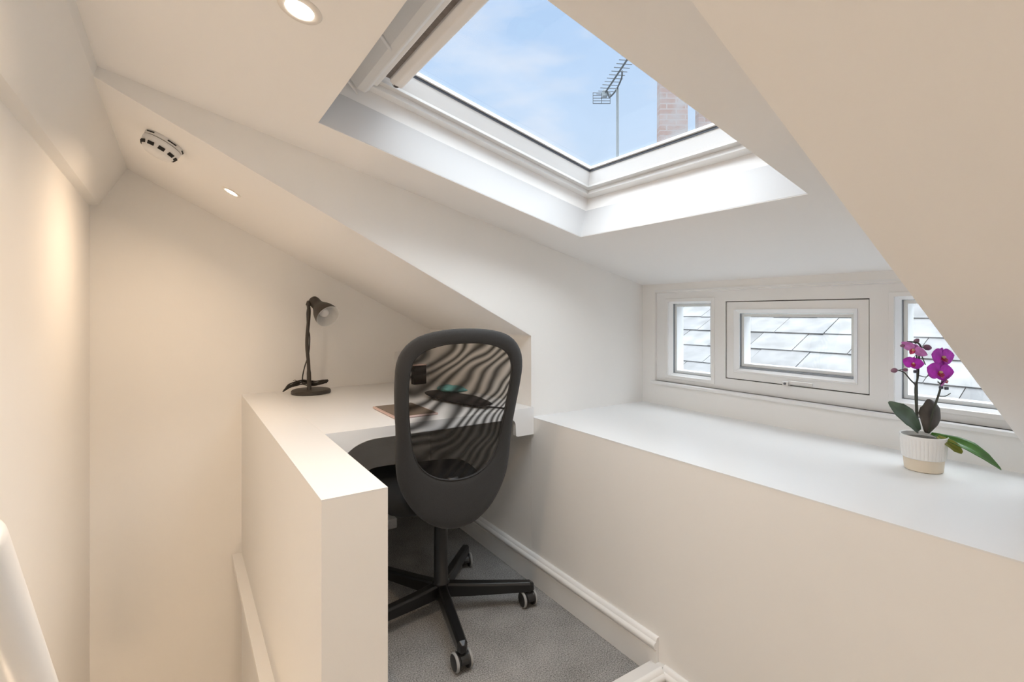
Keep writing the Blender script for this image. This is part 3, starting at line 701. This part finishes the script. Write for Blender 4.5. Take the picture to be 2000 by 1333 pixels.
# ------------------------------------------------------------------ orchid
OC = V(.556, 1.800, ZL)
orc = thing('orchid', 'magenta moth orchid in a ribbed white pot on the window ledge', 'potted orchid', OC)
k_ = 1.458/980
def OP(u, v, d=0): return OC+RIGHT*((u-1813)*k_)+UP*((918-v)*k_)+FWD*d
bm = new(); n_ = 96; rings = []
for r, h, rib in [(.0, .0005, 0), (.0425, .0005, 0), (.045, .003, 0), (.0475, .032, 0), (.0485, .036, 0)]:
    rings.append((r, h))
lathe(bm, rings, OC, n=64); pb = obj('pot_foot', bm, M['potbase'], orc); autosmooth(pb, 40)
bm = new(); rows = []
for r, h, rib in [(.0485, .036, 0), (.0515, .038, .3), (.0522, .044, 1), (.0545, .078, 1), (.0555, .092, 1), (.0558, .095, .2), (.0560, .101, 0), (.0548, .1025, 0), (.0530, .102, 0), (.051, .080, 0), (0, .080, 0)]:
    if r == 0: rows.append([bm.verts.new(OC+UP*h)]); continue
    rows.append([bm.verts.new(OC+UP*h+Vector((math.cos(2*PI*k/144), math.sin(2*PI*k/144), 0))*(r-rib*.0016*(1 if k % 4 < 1 else 0))) for k in range(144)])
for A, B in zip(rows, rows[1:]):
    for k in range(144):
        k2 = (k+1) % 144
        bm.faces.new([A[k], A[k2], B[0]] if len(B) == 1 else [A[k], A[k2], B[k2], B[k]])
obj('pot', bm, M['pot'], orc, smooth=True).data.set_sharp_from_angle(angle=.5)
bm = new(); lathe(bm, [(0, .094), (.025, .095), (.045, .091), (.0525, .086)], OC, n=40); obj('bark', bm, M['soil'], orc)
def leaf(name, pts, widths, m, cup=.25, nrm=None, nseg=5, thick=.0016):
    bm = new(); P_ = smoothpts(pts, nseg); nP = len(P_)
    def wd(i):
        t = i/(nP-1)*(len(widths)-1); a = int(min(t, len(widths)-2)); return widths[a]+(widths[a+1]-widths[a])*(t-a)
    top = []; bot = []
    for i, p in enumerate(P_):
        d = (P_[min(i+1, nP-1)]-P_[max(i-1, 0)]).normalized(); s_ = d.cross(nrm).normalized(); n2 = s_.cross(d).normalized()
        row = []; rb = []
        for j in range(9):
            x = (j-4)/4; w_ = wd(i)
            q = p+s_*x*w_+n2*(cup*w_*x*x)-n2*(.0015 if j == 4 else 0)
            row.append(bm.verts.new(q)); rb.append(bm.verts.new(q-n2*thick))
        top.append(row); bot.append(rb)
    for i in range(nP-1):
        for j in range(8):
            bm.faces.new([top[i][j], top[i][j+1], top[i+1][j+1], top[i+1][j]]); bm.faces.new([bot[i][j], bot[i+1][j], bot[i+1][j+1], bot[i][j+1]])
        bm.faces.new([top[i][0], top[i+1][0], bot[i+1][0], bot[i][0]]); bm.faces.new([top[i][8], bot[i][8], bot[i+1][8], top[i+1][8]])
    bm.faces.new(top[0]+bot[0][::-1]); bm.faces.new(top[-1][::-1]+bot[-1])
    return obj(name, bm, m, orc, smooth=True)
tocam = (-FWD+UP*.35).normalized()
leaf('leaf', [OP(1804, 843, 0), OP(1788, 826, -.01), OP(1770, 812, -.02), OP(1753, 798, -.02), OP(1740, 784, -.01)], [.008, .020, .026, .022, .003], M['leafd'], .3, tocam)
leaf('leaf', [OP(1818, 846, -.005), OP(1822, 828, -.01), OP(1827, 812, -.005), OP(1830, 796, .0), OP(1829, 781, .01)], [.006, .024, .0335, .028, .004], M['leafb'], -.25, -FWD)
leaf('leaf', [OP(1822, 846, -.01), OP(1846, 855, -.05), OP(1870, 868, -.065), OP(1895, 885, -.07), OP(1919, 903, -.07)], [.006, .019, .024, .018, .002], M['leafg'], .3, (UP*.75-FWD*.75+RIGHT*.2).normalized())
leaf('leaf', [OP(1823, 848, -.03), OP(1832, 857, -.055), OP(1840, 865, -.063), OP(1849, 873, -.066)], [.005, .013, .013, .003], M['leafy'], .2, (UP*.3-FWD).normalized())
def stem(name, pts, r, m='stem', n=8, par=None):
    bm = new(); P_ = smoothpts(pts, 6); tube(bm, P_, [r*(1-.35*i/len(P_)) for i in range(len(P_))], n)
    return obj(name, bm, M[m], par or orc, smooth=True)
st1 = stem('stem', [OP(1803, 845, .005), OP(1801, 800, .004), OP(1799, 760, .003), OP(1802, 735), OP(1804, 700), OP(1806, 682, -.004), OP(1801, 672, -.006), OP(1794, 669, -.004), OP(1781, 668)], .0032)
bm = new(); tube(bm, [OP(1806, 847, .008), OP(1803, 693, .006)], .0019, 8); obj('support_stick', bm, M['stem'], orc, smooth=True)
stem('stem', [OP(1799, 757, .003), OP(1796, 751), OP(1787, 742), OP(1777, 730), OP(1771, 726), OP(1764, 724), OP(1757, 723)], .0022)
stem('stem', [OP(1819, 846, -.005), OP(1824, 815, -.008), OP(1829, 790, -.012), OP(1836, 765, -.014), OP(1841, 745, -.014), OP(1846, 728, -.012)], .0036)
stem('stem', [OP(1835, 773, -.012), OP(1844, 772, -.02), OP(1853, 766, -.022)], .0016)
stem('stem', [OP(1806, 690, -.004), OP(1806, 700, -.01), OP(1810, 712, -.012)], .0018)
stem('stem', [OP(1804, 680, -.004), OP(1811, 679, -.004), OP(1817, 679, -.004)], .0013)
stem('stem', [OP(1801, 720), OP(1793, 718, -.004), OP(1786, 713, -.006)], .0014)
stem('stem', [OP(1765, 724), OP(1771, 722), OP(1776, 723)], .0012)
stem('stem', [OP(1797, 672), OP(1796, 666), OP(1805, 662, .01)], .0012)
stem('stem', [OP(1804, 734), OP(1812, 736, -.01), OP(1818, 731, -.012)], .0013)
stem('stem', [OP(1841, 748), OP(1834, 748, -.02), OP(1829, 743, -.02)], .0014)
for u, v, d in ((1795, 726, -.004), (1838, 756, -.016), (1846, 757, -.02)):
    bm = new(); c_ = OP(u, v, d); hexa(bm, [c_+RIGHT*x+UP*z+FWD*y for z in (-.0042, .0042) for x, y in ((-.005, -.003), (.005, -.003), (.005, .003), (-.005, .003))]); obj('clip', bm, M['gasket'], orc, bev=.0015)
def bud(u, v, r, d=0, dirv=None, m='bud'):
    bm = new(); dv = (dirv or UP).normalized(); lathe(bm, [(0, -r), (r*.6, -r*.8), (r*.85, -r*.2), (r*.8, r*.4), (r*.45, r*1.0), (0, r*1.35)], OP(u, v, d), dv, 14); obj('bud', bm, M[m], orc, smooth=True)
bud(1756, 724, .0082, 0, -RIGHT-UP*.2); bud(1777.5, 723, .0060, 0, RIGHT); bud(1799, 667, .0078, 0, RIGHT+UP); bud(1818, 679, .0100, -.004, RIGHT-UP*.2)
bud(1851, 735, .0062, -.012, RIGHT*.5+UP); bud(1849, 744, .0062, -.012, RIGHT); bud(1852, 723, .0052, -.012, UP); bud(1772, 676, .0055, 0, -RIGHT); bud(1780, 715.5, .0045, -.006, RIGHT-UP)
def petal(bm, c, dirv, nrm, ln, wd, cup=.2, base=.12):
    s_ = dirv.cross(nrm).normalized(); rows = []; nn, mm = 9, 6
    for i in range(nn+1):
        t = i/nn; w_ = wd*(base*(1-t)+math.sin(PI*min(1, t**.8))**.75 if t < 1 else 0)
        row = [bm.verts.new(c+dirv*ln*t+s_*w_*x/mm+nrm*(cup*ln*t*t*.5-cup*w_*(x/mm)**2*.6)) for x in range(-mm, mm+1)]
        rows.append(row)
    for A, B in zip(rows, rows[1:]):
        for j in range(2*mm): bm.faces.new([A[j], A[j+1], B[j+1], B[j]])
def flower(u, v, R0, nrm, roll=0, m='petal', d=-.02):
    R0 *= 1.3
    c = OP(u, v, d); nrm = nrm.normalized(); u1 = RIGHT-nrm*RIGHT.dot(nrm); u1.normalize(); v1 = nrm.cross(u1).normalized()
    if v1.z < 0: v1 = -v1
    dr = lambda t: u1*math.cos(math.radians(t+roll))+v1*math.sin(math.radians(t+roll))
    bm = new()
    for t in (90, 222, 318): petal(bm, c-nrm*.0025, dr(t), nrm, R0*.74, R0*.30)
    f = obj('flower', bm, M[m], orc, loc=c, smooth=True); f.modifiers.new('solid', 'SOLIDIFY').thickness = .0007
    bm = new()
    for t in (10, 170): petal(bm, c+nrm*.001, dr(t), nrm, R0*1.12, R0*.50, .06, .3)
    p = obj('petals', bm, M[m], f, smooth=True); p.modifiers.new('solid', 'SOLIDIFY').thickness = .0007
    bm = new(); petal(bm, c+nrm*.002, (dr(270)*.8+nrm*.6).normalized(), (nrm*.8-dr(270)*.6).normalized(), R0*.50, R0*.20, .4)
    for t in (235, 305): petal(bm, c+nrm*.002, (dr(t)+nrm*.9).normalized(), nrm, R0*.32, R0*.14, .5)
    p = obj('lip', bm, M['lip'], f, smooth=True); p.modifiers.new('solid', 'SOLIDIFY').thickness = .0008
    bm = new(); lathe(bm, [(0, 0), (R0*.09, .001), (R0*.11, R0*.1), (R0*.06, R0*.22), (0, R0*.25)], c+nrm*.001, (nrm+dr(90)*.2).normalized(), 12); obj('column', bm, M['yellow'], f, smooth=True)
flower(1833, 697, .0300, -FWD+RIGHT*.25+UP*.05, -2, d=-.028)
flower(1825, 725, .0305, -FWD+RIGHT*.10-UP*.05, -10, d=-.032)
flower(1781, 709, .0200, -FWD*.95-RIGHT*.15-UP*.05, -12, d=-.020)
flower(1788, 682, .0240, -FWD*.25-RIGHT*.7-UP*.55, 20, 'petalp', d=-.012)
flower(1842, 741, .0170, -FWD*.4+RIGHT*.6-UP*.5, 20, 'petalp', d=-.022)

# ------------------------------------------------------------------ outside: slate roof, chimneys, aerial
MS = .511; roofz = lambda b: -.45+MS*(b-2.4)
b0, gauge, sw = 2.489, .180, .272
bm = new(); rn = random.Random(12)
nb = Vector((-MS, 0, 1)).normalized(); tl = Vector((1, 0, MS)).normalized()
for ci in range(-1, 12):
    bb = b0+ci*gauge; off = (ci % 2)*sw/2
    a = -1.5-off
    while a < 5.2:
        ww = sw*(1+rn.uniform(-.03, .03)); lift = rn.uniform(0, .003); jit = rn.uniform(-.004, .004)
        p0 = V(a+.002, bb+jit, roofz(bb+jit)); p1 = V(a+ww-.002, bb+jit+rn.uniform(-.003, .003), roofz(bb+jit))
        ln = gauge*2.15
        q = [p0+nb*(.014+lift), p1+nb*(.014+lift), p1+tl*ln+nb*.003, p0+tl*ln+nb*.003]
        nf = len(bm.faces); hexa(bm, [x-nb*.006 for x in q]+q)
        bm.faces.ensure_lookup_table(); mi = rn.choice((0, 0, 1, 1, 2))
        for fi in range(nf, len(bm.faces)): bm.faces[fi].material_index = mi
        a += ww
sr = thing('slate_roof', 'grey slate roof seen through the dormer windows', 'roof', V(1, 2.4, -.5))
obj('slates', bm, M['slate'], sr)
bm = new(); prism(bm, [V(-1.6, 2.3, roofz(2.3)-.01), V(-1.6, 4.75, roofz(4.75)-.01), V(-1.6, 4.75, roofz(4.75)-.2), V(-1.6, 2.3, -1.5)], AX*6.9); obj('roof_deck', bm, M['lead'], sr)
bm = new(); box(bm, -1.6, 5.3, BW+.125, 2.46, -.455, -.425); obj('lead_gutter', bm, M['lead'], sr)
def chimney(u0, u1, vtop, Z, lab):
    x0, x1 = (u0-1000)/980*Z, (u1-1000)/980*Z; zt_ = (612-vtop)/980*Z
    pc = FWD*Z+RIGHT*x0+Vector((0, 0, H)); wv = x1-x0
    t = thing('chimney', lab, 'chimney', pc+RIGHT*wv/2+FWD*.25+UP*-3, 'brick chimneys seen through the roof window')
    bm = new(); hexa(bm, [pc+RIGHT*x+FWD*y+UP*z for z, e in ((-3, 0.02), (zt_, -.01)) for x, y in ((-e, 0), (wv+e, 0), (wv+e, .14), (-e, .14))]); obj('stack', bm, M['brick'], t)
    bm = new(); hexa(bm, [pc+RIGHT*x+FWD*y+UP*z for z in (zt_, zt_+.15) for x, y in ((-.05, -.05), (wv+.05, -.05), (wv+.05, .19), (-.05, .19))]); obj('cap', bm, M['brick'], t, bev=.01)
chimney(1288, 1344, 60, 7.0, 'brick chimney stack nearest the television aerial')
chimney(1364, 1450, 60, 7.3, 'grey brick chimney stack at the right edge of the roof window')
ae = thing('television_aerial', 'television aerial on a tall thin mast outside the roof window', 'aerial', FWD*6.1+RIGHT*1.283+UP*(H-3))
zB = 2.80
def AP(u, Z, z): return FWD*Z+RIGHT*((u-1000)/980*Z)+UP*(z+H)
bm = new(); tube(bm, [AP(1206, 6.12, -3), AP(1206, 6.12, 2.74)], .017, 12); obj('mast', bm, M['galv'], ae, smooth=True)
e0, e1 = AP(1175, 6.53, zB), AP(1241, 5.28, zB)
bm = new(); tube(bm, [e0, e1], .011, 8); obj('boom', bm, M['galv'], ae)
bm = new(); tube(bm, smoothpts([AP(1190, 6.33, 2.72), AP(1196, 6.2, 2.70), AP(1205, 6.12, 2.74), AP(1214, 5.95, 2.79), AP(1215, 5.8, zB)], 4), .010, 8); tube(bm, [AP(1190, 6.33, 2.72), AP(1187, 6.33, zB)], .01, 8); obj('brace', bm, M['galv'], ae)
for i in range(14):
    t = .10+.90*i/13; c_ = e0.lerp(e1, t); L_ = .105-.02*t
    bm = new(); tube(bm, [c_-RIGHT*L_, c_+RIGHT*L_+FWD*.02], .0045, 6); obj('element', bm, M['galv'], ae)
bm = new()
for dz in (-.07, -.035, .035, .07, 0):
    for sgn in (-1, 1): pass
    tube(bm, [e0-RIGHT*.115+UP*dz, e0+RIGHT*.115+UP*dz], .005, 6)
for dx in (-.112, 0, .112): tube(bm, [e0+RIGHT*dx-UP*.07, e0+RIGHT*dx+UP*.07], .004, 6)
obj('reflector', bm, M['galv'], ae)
bm = new(); c_ = e0.lerp(e1, .12); hexa(bm, [c_+RIGHT*x+FWD*y+UP*z for z in (-.05, .03) for x, y in ((-.03, -.04), (.03, -.04), (.03, .04), (-.03, .04))]); obj('dipole_box', bm, M['lead'], ae, bev=.005)
